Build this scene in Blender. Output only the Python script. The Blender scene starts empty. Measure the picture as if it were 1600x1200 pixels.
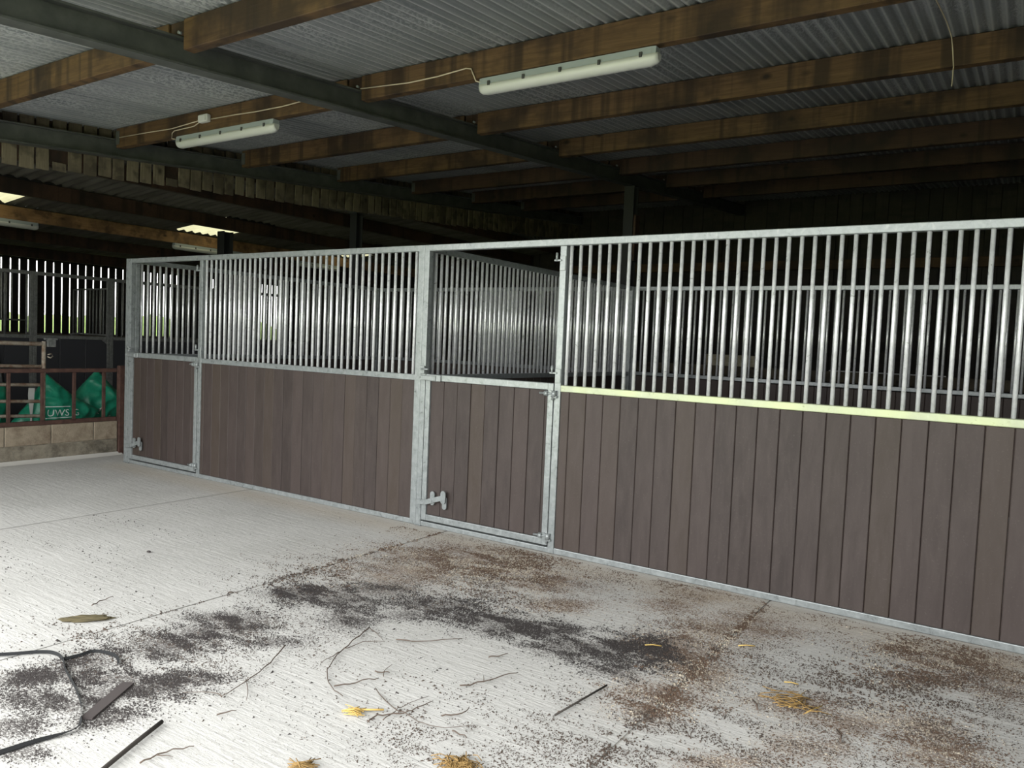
import bpy, bmesh, math, random
import numpy as np
from mathutils import Vector, Matrix, noise
from mathutils.bvhtree import BVHTree

SC = bpy.context.scene
COL = SC.collection
random.seed(7)
RNG = np.random.default_rng(7)

# ------------------------------------------------------------------ camera, sky, exposure
def make_camera():
    yaw, pitch, roll = 0.5833, -0.0525, 0.0417
    cy, sy, cp, sp = math.cos(yaw), math.sin(yaw), math.cos(pitch), math.sin(pitch)
    fwd = Vector((-sy*cp, cy*cp, sp)); right = Vector((cy, sy, 0)); up = right.cross(fwd)
    cr, sr = math.cos(roll), math.sin(roll)
    r2 = right*cr + up*sr; u2 = up*cr - right*sr
    cd = bpy.data.cameras.new('camera'); co = bpy.data.objects.new('camera', cd); COL.objects.link(co)
    m = Matrix((r2, u2, -fwd)).transposed().to_4x4(); m.translation = Vector((3.9328, -4.6496, 1.4634))
    co.matrix_world = m
    cd.sensor_fit = 'HORIZONTAL'; cd.sensor_width = 36.0; cd.lens = 1205.0/1600.0*36.0
    cd.clip_start = 0.05; cd.clip_end = 300
    SC.camera = co
make_camera()

w = bpy.data.worlds.new('overcast_sky'); SC.world = w; w.use_nodes = True
bg = w.node_tree.nodes['Background']; bg.inputs['Color'].default_value = (1.0, 1.0, 0.985, 1); bg.inputs['Strength'].default_value = 1.0
SC.view_settings.view_transform = 'Standard'; SC.view_settings.look = 'None'
SC.view_settings.gamma = 1.0; SC.view_settings.use_curve_mapping = False
SC.view_settings.exposure = 3.02

OPEN_Y = -4.4            # the shed is open on this side, to the right of the front wall
pd = bpy.data.lights.new('daylight_opening', 'AREA'); pd.shape = 'RECTANGLE'; pd.size = 9.2; pd.size_y = 3.1
pd.cycles.is_portal = True
po = bpy.data.objects.new('daylight_opening', pd); COL.objects.link(po)
po.location = (1.0, OPEN_Y, 1.55); po.rotation_euler = (math.radians(90), 0, 0)

# ------------------------------------------------------------------ materials
class NT:
    def __init__(s, name):
        s.m = bpy.data.materials.new(name); s.m.use_nodes = True; s.t = s.m.node_tree; s.n = s.t.nodes
        s.b = s.n['Principled BSDF']
    def new(s, typ, **kw):
        n = s.n.new(typ)
        for k, v in kw.items(): setattr(n, k, v)
        return n
    def l(s, a, b): s.t.links.new(a, b)
    def pos(s, scale=(1, 1, 1), rand=True):
        g = s.new('ShaderNodeNewGeometry'); mp = s.new('ShaderNodeVectorMath', operation='MULTIPLY')
        s.l(g.outputs['Position'], mp.inputs[0]); mp.inputs[1].default_value = scale
        if not rand: return mp.outputs[0]
        oi = s.new('ShaderNodeObjectInfo'); ad = s.new('ShaderNodeVectorMath', operation='ADD')
        mu = s.new('ShaderNodeMath', operation='MULTIPLY'); s.l(oi.outputs['Random'], mu.inputs[0]); mu.inputs[1].default_value = 37.0
        s.l(mp.outputs[0], ad.inputs[0]); s.l(mu.outputs[0], ad.inputs[1]); return ad.outputs[0]
    def noise(s, vec, scale=5, detail=4, rough=.6, dist=0):
        n = s.new('ShaderNodeTexNoise'); s.l(vec, n.inputs['Vector']); n.inputs['Scale'].default_value = scale
        n.inputs['Detail'].default_value = detail; n.inputs['Roughness'].default_value = rough; n.inputs['Distortion'].default_value = dist
        return n.outputs['Fac']
    def ramp(s, fac, stops):
        r = s.new('ShaderNodeValToRGB'); s.l(fac, r.inputs[0]); e = r.color_ramp.elements
        while len(e) < len(stops): e.new(0.5)
        for i, (p, c) in enumerate(stops):
            e[i].position = p; e[i].color = (c, c, c, 1) if not isinstance(c, tuple) else (*c, 1)
        return r.outputs[0]
    def mix(s, fac, a, b, mode='MIX'):
        m = s.new('ShaderNodeMix', data_type='RGBA', blend_type=mode)
        if isinstance(fac, (int, float)): m.inputs[0].default_value = fac
        else: s.l(fac, m.inputs[0])
        for v, k in ((a, 6), (b, 7)):
            if isinstance(v, tuple): m.inputs[k].default_value = (*v, 1)
            else: s.l(v, m.inputs[k])
        return m.outputs[2]
    def rnd(s):
        return s.new('ShaderNodeObjectInfo').outputs['Random']
    def attr(s, name):
        return s.new('ShaderNodeAttribute', attribute_name=name).outputs['Fac']
    def math(s, op, a, b=None):
        m = s.new('ShaderNodeMath', operation=op)
        for i, v in enumerate((a, b)):
            if v is None: continue
            if isinstance(v, (int, float)): m.inputs[i].default_value = v
            else: s.l(v, m.inputs[i])
        return m.outputs[0]
    def bump(s, h, strength=.3, dist=.01):
        b = s.new('ShaderNodeBump'); b.inputs['Strength'].default_value = strength; b.inputs['Distance'].default_value = dist
        s.l(h, b.inputs['Height']); s.l(b.outputs[0], s.b.inputs['Normal'])
    def out(s, col=None, rough=.6, metal=0.0, spec=None):
        if col is not None:
            if isinstance(col, tuple): s.b.inputs['Base Color'].default_value = (*col, 1)
            else: s.l(col, s.b.inputs['Base Color'])
        if isinstance(rough, (int, float)): s.b.inputs['Roughness'].default_value = rough
        else: s.l(rough, s.b.inputs['Roughness'])
        s.b.inputs['Metallic'].default_value = metal
        if spec is not None: s.b.inputs['Specular IOR Level'].default_value = spec
        return s.m

def plain(name, col, rough=.6, metal=0.0, spec=None):
    return NT(name).out(col, rough, metal, spec)

def m_galv(name, a, b, tint=None, metal=.24, rough=(.26, .36)):
    t = NT(name); p = t.pos((1, 1, 1))
    n1 = t.noise(p, 22, 5, .65, .6); n2 = t.noise(t.pos((1, 1, .25)), 60, 3, .6)
    c = t.mix(t.ramp(n1, [(.35, 0.0), (.68, 1.0)]), a, b)
    c = t.mix(t.math('MULTIPLY', t.ramp(n2, [(.58, 0.0), (.8, 1.0)]), .22), c, (.60, .62, .62))
    if tint:
        c = t.mix(t.ramp(t.noise(t.pos((1, 1, 1)), 3.5, 3, .5), [(.3, .25), (.6, 1.0)]), c, tint)
    r = t.ramp(n1, [(.3, rough[0]), (.7, rough[1])])
    t.bump(n1, .06, .004)
    return t.out(c, r, metal)
GALV = m_galv('galvanised_steel', (.17, .188, .190), (.25, .272, .275))
GALV_BAR = m_galv('galvanised_tube', (.56, .58, .59), (.74, .76, .78), metal=.38, rough=(.26, .38))
GALV_TINT = m_galv('galvanised_steel_field_reflection', (.19, .205, .18), (.29, .31, .26), tint=(.34, .38, .22))  # yellow-green patches paint the reflected field into the rail colour
GALV_OLD = m_galv('galvanised_steel_dull', (.075, .08, .078), (.15, .155, .15), metal=.2, rough=(.5, .7))

def m_plastic_plank():
    t = NT('recycled_plastic_plank'); p = t.pos((6, 6, 1.2))
    n = t.noise(p, 3.0, 6, .65, .4); f = t.noise(t.pos((1, 1, 1)), 90, 3, .6)
    r = t.rnd()
    base = t.mix(t.ramp(r, [(0, 0.0), (1, 1.0)]), (.026, .0188, .0170), (.041, .0298, .0270))
    red = t.mix(t.ramp(t.math('FRACT', t.math('MULTIPLY', r, 7.3)), [(.55, 0.0), (1, .6)]), base, (.043, .031, .020))
    c = t.mix(t.ramp(n, [(.35, 0.0), (.7, .6)]), red, (.056, .043, .0395))
    c = t.mix(t.ramp(f, [(.60, 0.0), (.8, .35)]), c, (.105, .088, .082))
    t.bump(t.math('ADD', n, t.math('MULTIPLY', f, .4)), .12, .004)
    return t.out(c, .62, 0, .35)
PLANK = m_plastic_plank()

def m_timber(name, cols, axis=0, scale=1.0):
    t = NT(name); s = [18*scale]*3; s[axis] = 1.1*scale
    g = t.noise(t.pos(tuple(s)), 2.2, 6, .65, .8)
    blot = t.noise(t.pos((1.6, 1.6, 1.6)), 1.3, 4, .6)
    s2 = [3.5]*3; s2[axis] = 2.2
    kn = t.new('ShaderNodeTexVoronoi', feature='F1'); t.l(t.pos(tuple(s2)), kn.inputs['Vector']); kn.inputs['Scale'].default_value = 1.4
    c = t.mix(t.ramp(g, [(.3, 0.0), (.7, 1.0)]), cols[0], cols[1])
    c = t.mix(t.ramp(blot, [(.45, 0.0), (.60, .85)]), c, cols[2])
    c = t.mix(t.ramp(kn.outputs['Distance'], [(.05, .9), (.16, 0.0)]), c, tuple(x*.35 for x in cols[2]))
    s3 = [1.0, 1.0, 1.0]; s3[axis] = 9.0
    run = t.noise(t.pos((9.0, 9.0, .35) if axis == 0 else (.5, 7, 7)), 1.0, 3, .5)
    c = t.mix(t.ramp(run, [(.52, 0.0), (.64, .7)]), c, tuple(x*.7 for x in cols[2]))
    t.bump(g, .25, .006)
    return t.out(c, .75, 0, .3)
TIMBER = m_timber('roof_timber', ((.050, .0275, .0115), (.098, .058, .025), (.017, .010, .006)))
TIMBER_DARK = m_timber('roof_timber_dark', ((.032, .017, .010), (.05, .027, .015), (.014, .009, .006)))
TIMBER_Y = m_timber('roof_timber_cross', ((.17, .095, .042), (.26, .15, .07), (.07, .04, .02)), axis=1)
BOARD = m_timber('weathered_board', ((.085, .072, .048), (.14, .118, .080), (.045, .037, .026)), axis=2)
BOARD_DK = m_timber('creosoted_board', ((.016, .014, .011), (.028, .024, .018), (.010, .009, .007)), axis=2)

def m_sheet():
    t = NT('galvanised_corrugated_sheet')
    sp = t.noise(t.pos((1, .45, 1), False), 75, 3, .6); st = t.noise(t.pos((14, .5, 1)), 1.6, 4, .6)
    big = t.noise(t.pos((1, .6, 1)), 1.1, 3, .5)
    r = t.rnd()
    base = t.mix(r, (.15, .17, .175), (.22, .24, .245))
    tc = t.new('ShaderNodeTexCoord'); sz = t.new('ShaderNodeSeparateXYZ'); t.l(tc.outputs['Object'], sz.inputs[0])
    hz = t.math('ADD', t.math('MULTIPLY', sz.outputs['Z'], 45.0), .5)  # height ramp: lit ridges and shaded hollows put into the colour
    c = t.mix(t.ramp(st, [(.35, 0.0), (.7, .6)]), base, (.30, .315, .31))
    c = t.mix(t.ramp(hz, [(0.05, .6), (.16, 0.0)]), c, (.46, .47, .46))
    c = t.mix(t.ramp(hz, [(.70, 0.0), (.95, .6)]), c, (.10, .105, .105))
    spk = t.math('MULTIPLY', t.ramp(sp, [(.47, 0.0), (.56, 1.0)]), t.ramp(big, [(.4, .15), (.6, 1.0)]))
    c = t.mix(t.math('MULTIPLY', spk, .75), c, (.44, .46, .455))
    rr = t.ramp(sp, [(.4, .45), (.65, .8)])
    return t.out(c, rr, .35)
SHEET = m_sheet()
def m_fibre():
    t = NT('fibre_cement_sheet')
    n = t.noise(t.pos((.6, 3, 1)), 2.2, 5, .6); f = t.noise(t.pos((1, 1, 1)), 40, 3, .6)
    c = t.mix(t.ramp(n, [(.3, 0.0), (.7, 1.0)]), (.055, .05, .04), (.12, .112, .095))
    t.bump(f, .1, .004)
    return t.out(c, .9)
FIBRE = m_fibre()
def m_skylight():
    t = NT('translucent_rooflight_sheet')
    n = t.noise(t.pos((.7, 4, 1)), 2.0, 4, .6)
    c = t.mix(t.ramp(n, [(.35, 0.0), (.75, 1.0)]), (.150, .147, .092), (.115, .108, .062))
    tr = t.new('ShaderNodeBsdfTranslucent'); t.l(c, tr.inputs['Color'])
    t.l(tr.outputs[0], t.n['Material Output'].inputs['Surface']); return t.m
SKYL = m_skylight()

STEEL = (lambda t: t.out(t.mix(t.ramp(t.noise(t.pos((1, 1, 1)), 6, 4, .6), [(.35, 0.0), (.7, 1.0)]), (.036, .040, .037), (.070, .075, .068)), .55, 0, .4))(NT('grey_painted_steel'))
STEEL_DK = plain('dark_post_steel', (.018, .019, .019), .6, 0, .2)
RUST = (lambda t: t.out(t.mix(t.ramp(t.noise(t.pos((1, 1, 1)), 14, 5, .65), [(.35, 0.0), (.7, 1.0)]), (.040, .020, .016), (.085, .045, .034)), .75, 0, .3))(NT('rusty_steel'))
GATE = (lambda t: t.out(t.mix(t.ramp(t.noise(t.pos((1, 1, 1)), 12, 5, .65), [(.42, 0.0), (.62, 1.0)]), (.30, .27, .22), (.16, .10, .065)), .7, .15))(NT('rusting_gate_tube'))
WHITE = plain('white_plastic', (.45, .46, .44), .4)
DIFF = plain('milky_diffuser', (.40, .41, .40), .35)
TRAY = plain('grey_plastic_tray', (.24, .27, .28), .45)
DARKMET = plain('dark_clip', (.06, .06, .06), .4, .5)
CABLE = plain('white_cable', (.42, .36, .27), .5)
ROPE = plain('pale_string', (.42, .36, .24), .8)

def m_block(name, a, b, dark):
    t = NT(name)
    n = t.noise(t.pos((1, 1, 1)), 9, 5, .65); f = t.noise(t.pos((1, 1, 1)), 70, 3, .6)
    g = t.new('ShaderNodeNewGeometry'); sx = t.new('ShaderNodeSeparateXYZ'); t.l(g.outputs['Position'], sx.inputs[0])
    c = t.mix(t.ramp(n, [(.3, 0.0), (.7, 1.0)]), a, b)
    c = t.mix(t.math('MULTIPLY', t.ramp(t.noise(t.pos((1, 1, 1)), 5, 5, .7), [(.48, 0.0), (.66, 1.0)]), .7), c, dark)
    c = t.mix(t.ramp(f, [(.6, 0.0), (.78, .5)]), c, tuple(x*.4 for x in a))
    t.bump(t.math('ADD', f, n), .5, .008)
    return t.out(c, .9, 0, .25)
BLOCK = m_block('concrete_block', (.175, .145, .105), (.26, .22, .165), (.10, .07, .048))
PLINTH = m_block('rough_concrete', (.115, .10, .075), (.21, .19, .15), (.028, .026, .021))

def m_concrete():
    t = NT('tamped_concrete')
    # low ridges left by the tamping board run across the slab
    rd = t.noise(t.pos((3.2, 30, 1), False), 1.0, 3, .55, .9)
    n = t.noise(t.pos((1, 1, 1), False), 1.1, 5, .6)
    f = t.noise(t.pos((16, 55, 1), False), 1.0, 4, .65)
    g = t.noise(t.pos((1, 1, 1), False), 110, 3, .6)
    c = t.mix(t.ramp(n, [(.3, 0.0), (.7, 1.0)]), (.415, .412, .395), (.505, .502, .485))
    c = t.mix(t.math('MULTIPLY', t.ramp(f, [(.55, 0.0), (.75, 1.0)]), .40), c, (.24, .225, .20))
    c = t.mix(t.ramp(g, [(.62, 0.0), (.78, .45)]), c, (.66, .655, .64))
    sp = t.noise(t.pos((70, 125, 1), False), 1.0, 3, .65)
    dk = t.ramp(t.math('ADD', sp, t.math('MULTIPLY', t.attr('dark'), .27)), [(.67, 0.0), (.73, 1.0)])
    c = t.mix(t.math('MULTIPLY', dk, .8), c, (.075, .066, .063))
    bs = t.noise(t.pos((95, 95, 3), True), 1.0, 3, .65)
    bk = t.ramp(t.math('ADD', bs, t.math('MULTIPLY', t.attr('brown'), .24)), [(.66, 0.0), (.73, 1.0)])
    c = t.mix(t.math('MULTIPLY', bk, .75), c, (.16, .105, .072))
    c = t.mix(t.math('MULTIPLY', t.ramp(t.noise(t.pos((6, 9, 1), False), 1.0, 5, .7), [(.42, 0.0), (.62, .5)]), t.attr('brown')), c, (.27, .20, .14))
    c = t.mix(t.math('MULTIPLY', t.attr('dust'), .6), c, (.46, .40, .315))
    h = t.math('ADD', t.math('MULTIPLY', rd, 1.0), t.math('ADD', t.math('MULTIPLY', f, .7), t.math('MULTIPLY', g, .25)))
    t.bump(h, .35, .010)
    return t.out(c, .85, 0, .25)
CONC = m_concrete()
CONC_P = plain('plain_concrete', (.42, .41, .38), .9)
YARD = plain('yard_concrete', (.45, .445, .42), .9)
GRASS = (lambda t: t.out(t.mix(t.noise(t.pos((1, 1, 1)), 3, 5, .7), (.30, .38, .13), (.46, .52, .24)), .9))(NT('field_grass'))
HEDGE = (lambda t: t.out(t.mix(t.noise(t.pos((1, 1, 1)), 6, 5, .7), (.05, .10, .025), (.22, .30, .09)), .9))(NT('hedge_leaves'))
def m_bag():
    t = NT('green_woven_plastic'); n = t.noise(t.pos((1, 1, 1)), 7, 4, .6)
    c = t.mix(t.ramp(n, [(.3, 0.0), (.7, 1.0)]), (.008, .15, .088), (.018, .26, .155))
    t.bump(t.noise(t.pos((1, 1, 1)), 12, 3, .6, .6), .35, .02)
    return t.out(c, .38, 0, .5)
BAG = m_bag()
PRINT = plain('white_print', (.62, .70, .66), .5)
STRAPM = plain('black_webbing', (.013, .014, .015), .8, 0, .2)
SLATM = plain('dark_brown_slat', (.052, .043, .042), .85)
STICKM = plain('dark_bark', (.035, .030, .026), .9)
TWIGM = plain('twig_bark', (.085, .062, .048), .85)
STRAW = plain('yellow_straw', (.50, .34, .10), .7)
STRAW2 = plain('brown_straw', (.24, .15, .05), .8)
MANURE = plain('olive_clump', (.075, .062, .030), .95)
CRUMB_D = plain('dark_crumb', (.040, .034, .033), .9)
CRUMB_B = plain('brown_shaving', (.125, .080, .054), .9)
CRUMB_M = plain('black_brown_crumb', (.072, .052, .040), .9)
CRUMB_P = plain('pale_shaving', (.50, .44, .35), .9)
GRIT = m_block('gritty_block', (.34, .31, .20), (.62, .58, .44), (.10, .09, .05))

# ------------------------------------------------------------------ mesh helpers
class MB:
    def __init__(s): s.bm = bmesh.new()
    def box(s, x0, y0, z0, x1, y1, z1, bev=0.0, seg=1):
        m = Matrix.Translation(((x0+x1)/2, (y0+y1)/2, (z0+z1)/2)) @ Matrix.Diagonal((abs(x1-x0), abs(y1-y0), abs(z1-z0), 1))
        r = bmesh.ops.create_cube(s.bm, size=1.0, matrix=m)
        if bev:
            es = list({e for v in r['verts'] for e in v.link_edges})
            bmesh.ops.bevel(s.bm, geom=es, offset=bev, segments=seg, affect='EDGES', profile=.5)
        return s
    def obox(s, p, q, wy, wz, bev=0.0, up=(0, 0, 1)):
        p, q = Vector(p), Vector(q); d = q-p; L = d.length; x = d.normalized(); u = Vector(up)
        y = u.cross(x).normalized(); z = x.cross(y)
        m = Matrix((x, y, z)).transposed().to_4x4(); m.translation = (p+q)/2
        r = bmesh.ops.create_cube(s.bm, size=1.0, matrix=m @ Matrix.Diagonal((L, wy, wz, 1)))
        if bev:
            es = list({e for v in r['verts'] for e in v.link_edges})
            bmesh.ops.bevel(s.bm, geom=es, offset=bev, segments=1, affect='EDGES')
        return s
    def cyl(s, p, q, r, n=10, r2=None):
        p, q = Vector(p), Vector(q); d = q-p
        m = d.to_track_quat('Z', 'Y').to_matrix().to_4x4(); m.translation = (p+q)/2
        res = bmesh.ops.create_cone(s.bm, cap_ends=True, segments=n, radius1=r, radius2=r if r2 is None else r2, depth=d.length, matrix=m)
        for f in {f for v in res['verts'] for f in v.link_faces}:
            if len(f.verts) == 4: f.smooth = True
        return s
    def tube(s, pts, r, n=6, taper=1.0):
        pts = [Vector(p) for p in pts]; rings = []
        for i, p in enumerate(pts):
            d = (pts[min(i+1, len(pts)-1)]-pts[max(i-1, 0)]).normalized()
            a = d.cross(Vector((0, 0, 1)))
            if a.length < 1e-3: a = d.cross(Vector((1, 0, 0)))
            a.normalize(); b = d.cross(a); rr = r*(1+(taper-1)*i/max(1, len(pts)-1))
            rings.append([s.bm.verts.new(p+(a*math.cos(2*math.pi*k/n)+b*math.sin(2*math.pi*k/n))*rr) for k in range(n)])
        for i in range(len(rings)-1):
            for k in range(n):
                f = s.bm.faces.new((rings[i][k], rings[i][(k+1) % n], rings[i+1][(k+1) % n], rings[i+1][k])); f.smooth = True
        s.bm.faces.new(rings[0][::-1]); s.bm.faces.new(rings[-1]); return s
    def prism(s, poly, axis, a, b):
        # poly: 2-D outline; axis 'x','y','z' is the extrusion direction
        def P(u, v, w): return {'x': (w, u, v), 'y': (u, w, v), 'z': (u, v, w)}[axis]
        A = [s.bm.verts.new(P(u, v, a)) for u, v in poly]; B = [s.bm.verts.new(P(u, v, b)) for u, v in poly]
        n = len(poly)
        for k in range(n): s.bm.faces.new((A[k], A[(k+1) % n], B[(k+1) % n], B[k]))
        s.bm.faces.new(A[::-1]); s.bm.faces.new(B); return s
    def mesh(s, name, mat):
        bmesh.ops.recalc_face_normals(s.bm, faces=s.bm.faces[:])
        me = bpy.data.meshes.new(name); s.bm.to_mesh(me); s.bm.free(); me.materials.append(mat); return me
    def build(s, name, mat, parent=None, loc=None):
        return obj(name, s.mesh(name, mat), parent, loc)

def obj(name, me, parent=None, loc=None):
    o = bpy.data.objects.new(name, me); COL.objects.link(o)
    if parent: o.parent = parent
    if loc: o.location = loc
    return o
def tag(o, label=None, cat=None, group=None, kind=None):
    for k, v in (('label', label), ('category', cat), ('group', group), ('kind', kind)):
        if v: o[k] = v
    return o
def empty(name, loc=(0, 0, 0)):
    o = bpy.data.objects.new(name, None); COL.objects.link(o); o.location = loc; o.empty_display_size = .1; return o
def thing(name, label, cat, group=None): return tag(empty(name), label, cat, group)
def mesh_np(name, V, F, mat, smooth=False):
    me = bpy.data.meshes.new(name); V = np.asarray(V, np.float32); F = np.asarray(F, np.int32); k = F.shape[1]
    me.vertices.add(len(V)); me.vertices.foreach_set('co', V.ravel())
    me.loops.add(F.size); me.loops.foreach_set('vertex_index', F.ravel())
    me.polygons.add(len(F)); me.polygons.foreach_set('loop_start', np.arange(len(F), dtype=np.int32)*k)
    me.update(calc_edges=True)
    if smooth: me.polygons.foreach_set('use_smooth', np.ones(len(F), bool))
    me.materials.append(mat); return me

def zr(y): return 3.452+.08*(y+.333)          # underside of the main roof

# ------------------------------------------------------------------ setting: floor
DARK = [(0.707,-2.578,0.172,0.69,0.108),(0.695,-2.404,0.12,0.694,0.1),(0.594,-2.206,0.127,0.7,0.065),(1.049,-2.235,0.104,0.691,0.047),(0.752,-2.19,0.094,0.698,0.123),(1.087,-1.79,0.099,0.7,0.127),(0.831,-1.613,0.176,0.709,0.106),(0.589,-1.676,0.143,0.712,0.089),(0.904,-1.328,0.149,0.714,0.092),(1.305,-1.347,0.178,0.706,0.102),(1.296,-1.552,0.102,0.702,0.057),(1.638,-1.326,0.137,0.7,0.075),(1.82,-1.354,0.167,0.696,0.088),(1.998,-1.264,0.151,0.695,0.079),(2.154,-1.405,0.127,0.689,0.079),(2.295,-1.34,0.158,0.688,0.108),(2.468,-1.483,0.09,0.682,0.07),(2.433,-1.123,0.131,0.69,0.099),(2.572,-1.211,0.11,0.686,0.107),(0.801,-3.18,0.12,0.674,0.072),(0.961,-3.342,0.089,0.667,0.062),(0.654,-3.036,0.102,0.68,0.067),(0.629,-2.89,0.093,0.684,0.072),(0.567,-3.146,0.1,0.679,0.054),(0.947,-3.132,0.071,0.672,0.057),(0.972,-3.008,0.074,0.675,0.083),(0.883,-2.892,0.103,0.679,0.065),(1.156,-3.097,0.081,0.669,0.063),(1.064,-2.861,0.126,0.677,0.085),(1.104,-2.713,0.105,0.679,0.064),(1.177,-3.396,0.063,0.662,0.037)]
BROWN = [(0.766,-0.551,0.395,0.733,0.238),(1.227,-0.535,0.253,0.725,0.19),(1.587,-0.573,0.202,0.717,0.15),(0.81,-0.995,0.241,0.723,0.181),(2.652,-0.718,0.14,0.695,0.166),(2.626,-1.016,0.131,0.689,0.163),(2.734,-1.598,0.14,0.675,0.108),(2.75,-1.767,0.106,0.671,0.077),(2.784,-1.27,0.121,0.681,0.126),(2.869,-0.537,0.214,0.695,0.097),(2.727,-0.408,0.149,0.7,0.105),(3.221,-1.321,0.14,0.672,0.086),(3.472,-1.332,0.135,0.668,0.081),(3.365,-1.633,0.125,0.663,0.07),(3.166,-1.928,0.142,0.66,0.044),(3.69,-1.225,0.134,0.667,0.116),(3.791,-1.388,0.151,0.661,0.104),(3.767,-0.284,0.238,0.685,0.129),(3.931,-0.431,0.16,0.679,0.198),(3.66,-0.649,0.157,0.679,0.08),(3.484,-0.309,0.14,0.689,0.058),(1.633,0.23,0.14,0.733,0.098),(2.338,-0.466,0.153,0.706,0.111),(1.854,-0.879,0.148,0.706,0.085),(2.423,-0.171,0.202,0.711,0.122)]

def blob_field(x, y, blobs, grow=1.3):
    f = np.zeros_like(x)
    for bx, by, rx, a, ry in blobs:
        ca, sa = math.cos(a), math.sin(a); dx, dy = x-bx, y-by
        u = (dx*ca+dy*sa)/(rx*grow); v = (-dx*sa+dy*ca)/(ry*grow)
        f = np.maximum(f, np.exp(-(u*u+v*v)*1.1))
    return f
def slab(x0, x1, y0, y1, step, parent):
    xs = np.linspace(x0, x1, max(2, int((x1-x0)/step)+1)); ys = np.linspace(y0, y1, max(2, int((y1-y0)/step)+1))
    X, Y = np.meshgrid(xs, ys); Z = np.zeros_like(X)
    # slightly uneven slab, arris eased down into the joints
    for i in range(Z.shape[0]):
        for j in range(Z.shape[1]):
            Z[i, j] = -.003+.003*noise.noise(Vector((X[i, j]*1.3, Y[i, j]*1.3, 0)))
    e = np.minimum(X-x0, x1-X); Z -= np.where(e < .005, .004, 0)
    n = len(xs); m = len(ys); I = np.arange(n*m).reshape(m, n)
    F = np.stack([I[:-1, :-1], I[:-1, 1:], I[1:, 1:], I[1:, :-1]], -1).reshape(-1, 4)
    me = mesh_np('floor_slab', np.stack([X.ravel(), Y.ravel(), Z.ravel()], 1), F, CONC, True)
    x, y = X.ravel(), Y.ravel()
    dust = np.clip(1-np.abs(y+.15)/.28, 0, 1)*np.clip((x+4.3)*3, 0, 1)*.8
    for nm, arr in (('dark', blob_field(x, y, DARK, 2.2)), ('brown', blob_field(x, y, BROWN, 1.9)), ('dust', dust)):
        at = me.attributes.new(nm, 'FLOAT', 'POINT'); at.data.foreach_set('value', arr.astype(np.float32))
    return obj('floor_slab', me, parent)
floor = tag(empty('floor'), kind='structure')
for x0, x1, st in ((-12.2, -4.70, .25), (-4.69, -2.05, .06), (-2.04, .30, .04), (.31, 2.76, .035), (2.77, 5.2, .04), (5.21, 7.1, .2)):
    slab(x0, x1, -5.3, 2.0 if st < .2 else 9.7, st, floor)
    if st < .2: slab(x0, x1, 2.0, 9.7, .25, floor)
MB().box(-12.3, -5.35, -.15, 7.2, 9.8, -.0105).build('sub_base', CONC_P, floor)
yard = MB().box(-14, -10, -.16, 20, -5.36, -.02).build('yard_ground', YARD); tag(yard, kind='structure')
MB().box(-90, -90, -.30, 60, 90, -.17).build('field_soil', GRASS, None)['kind'] = 'structure'
field = MB().box(-90, -40, -.17, -12.5, 60, -.06).build('field_ground', GRASS); tag(field, kind='structure')

# ------------------------------------------------------------------ setting: corrugated roof over the stables
ceil = tag(empty('ceiling'), kind='structure')
def corr(width, length, pitch, amp, per, mat, along='y', name='roof_sheet', flat=0.0):
    n = int(round(width/pitch))*per+1
    a = np.linspace(0, width, n); h = amp*np.cos(2*np.pi*a/pitch)
    if along == 'y':
        V = np.concatenate([np.stack([a, 0*a, h], 1), np.stack([a, 0*a+length, h], 1)])
    else:
        V = np.concatenate([np.stack([0*a+length, a, h], 1), np.stack([0*a, a, h], 1)])
    i = np.arange(n-1); F = np.stack([i, i+1, i+1+n, i+n], 1)
    return mesh_np(name, V, F, mat, True)
PW = .0762; SW = 9*PW
ang = math.atan(.08)
k = 0
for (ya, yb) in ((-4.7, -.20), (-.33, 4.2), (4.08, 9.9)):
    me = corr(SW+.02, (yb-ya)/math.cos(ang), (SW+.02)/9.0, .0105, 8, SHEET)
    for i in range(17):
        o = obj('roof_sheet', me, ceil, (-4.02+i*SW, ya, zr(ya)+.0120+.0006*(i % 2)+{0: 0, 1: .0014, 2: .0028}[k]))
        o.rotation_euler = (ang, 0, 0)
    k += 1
# roof over the far shed: fibre-cement sheets running down to the left
ROOF2 = [-4.6, -4.2, -3.4, -2.4, -1.4, -.42, .49, 1.34, 2.18, 3.02, 3.90, 4.7, 5.5, 6.30, 7.17, 8.1, 9.0, 9.9]
ang2 = math.atan(.09)
for j in range(len(ROOF2)-1):
    y0, y1 = ROOF2[j], ROOF2[j+1]; wd = y1-y0+.03; np_ = max(4, round(wd/.146))
    for q, (xa, xb) in enumerate(((-12.5, -7.99), (-8.06, -6.49), (-6.56, -3.98))):
        sky = q == 1 and y0 in (-.42, 3.02, 6.30)
        if y0 in (-.42, 3.02, 6.30): xa, xb = (xa, xb) if q == 0 else ((-8.06, -6.605) if q == 1 else (-6.68, xb))
        me = corr(wd, (xb-xa)/math.cos(ang2), wd/np_, .022, 6, SKYL if sky else FIBRE, 'x', 'rooflight_sheet' if sky else 'roof_sheet')
        o = obj('rooflight_sheet' if sky else 'roof_sheet', me, ceil, (xa, y0, 3.47+.09*(xa+4)+.024+.004*q+.003*(j % 2)))
        o.rotation_euler = (0, -ang2, 0)
        if sky: o['label'] = 'bright translucent rooflight sheet'

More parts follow.
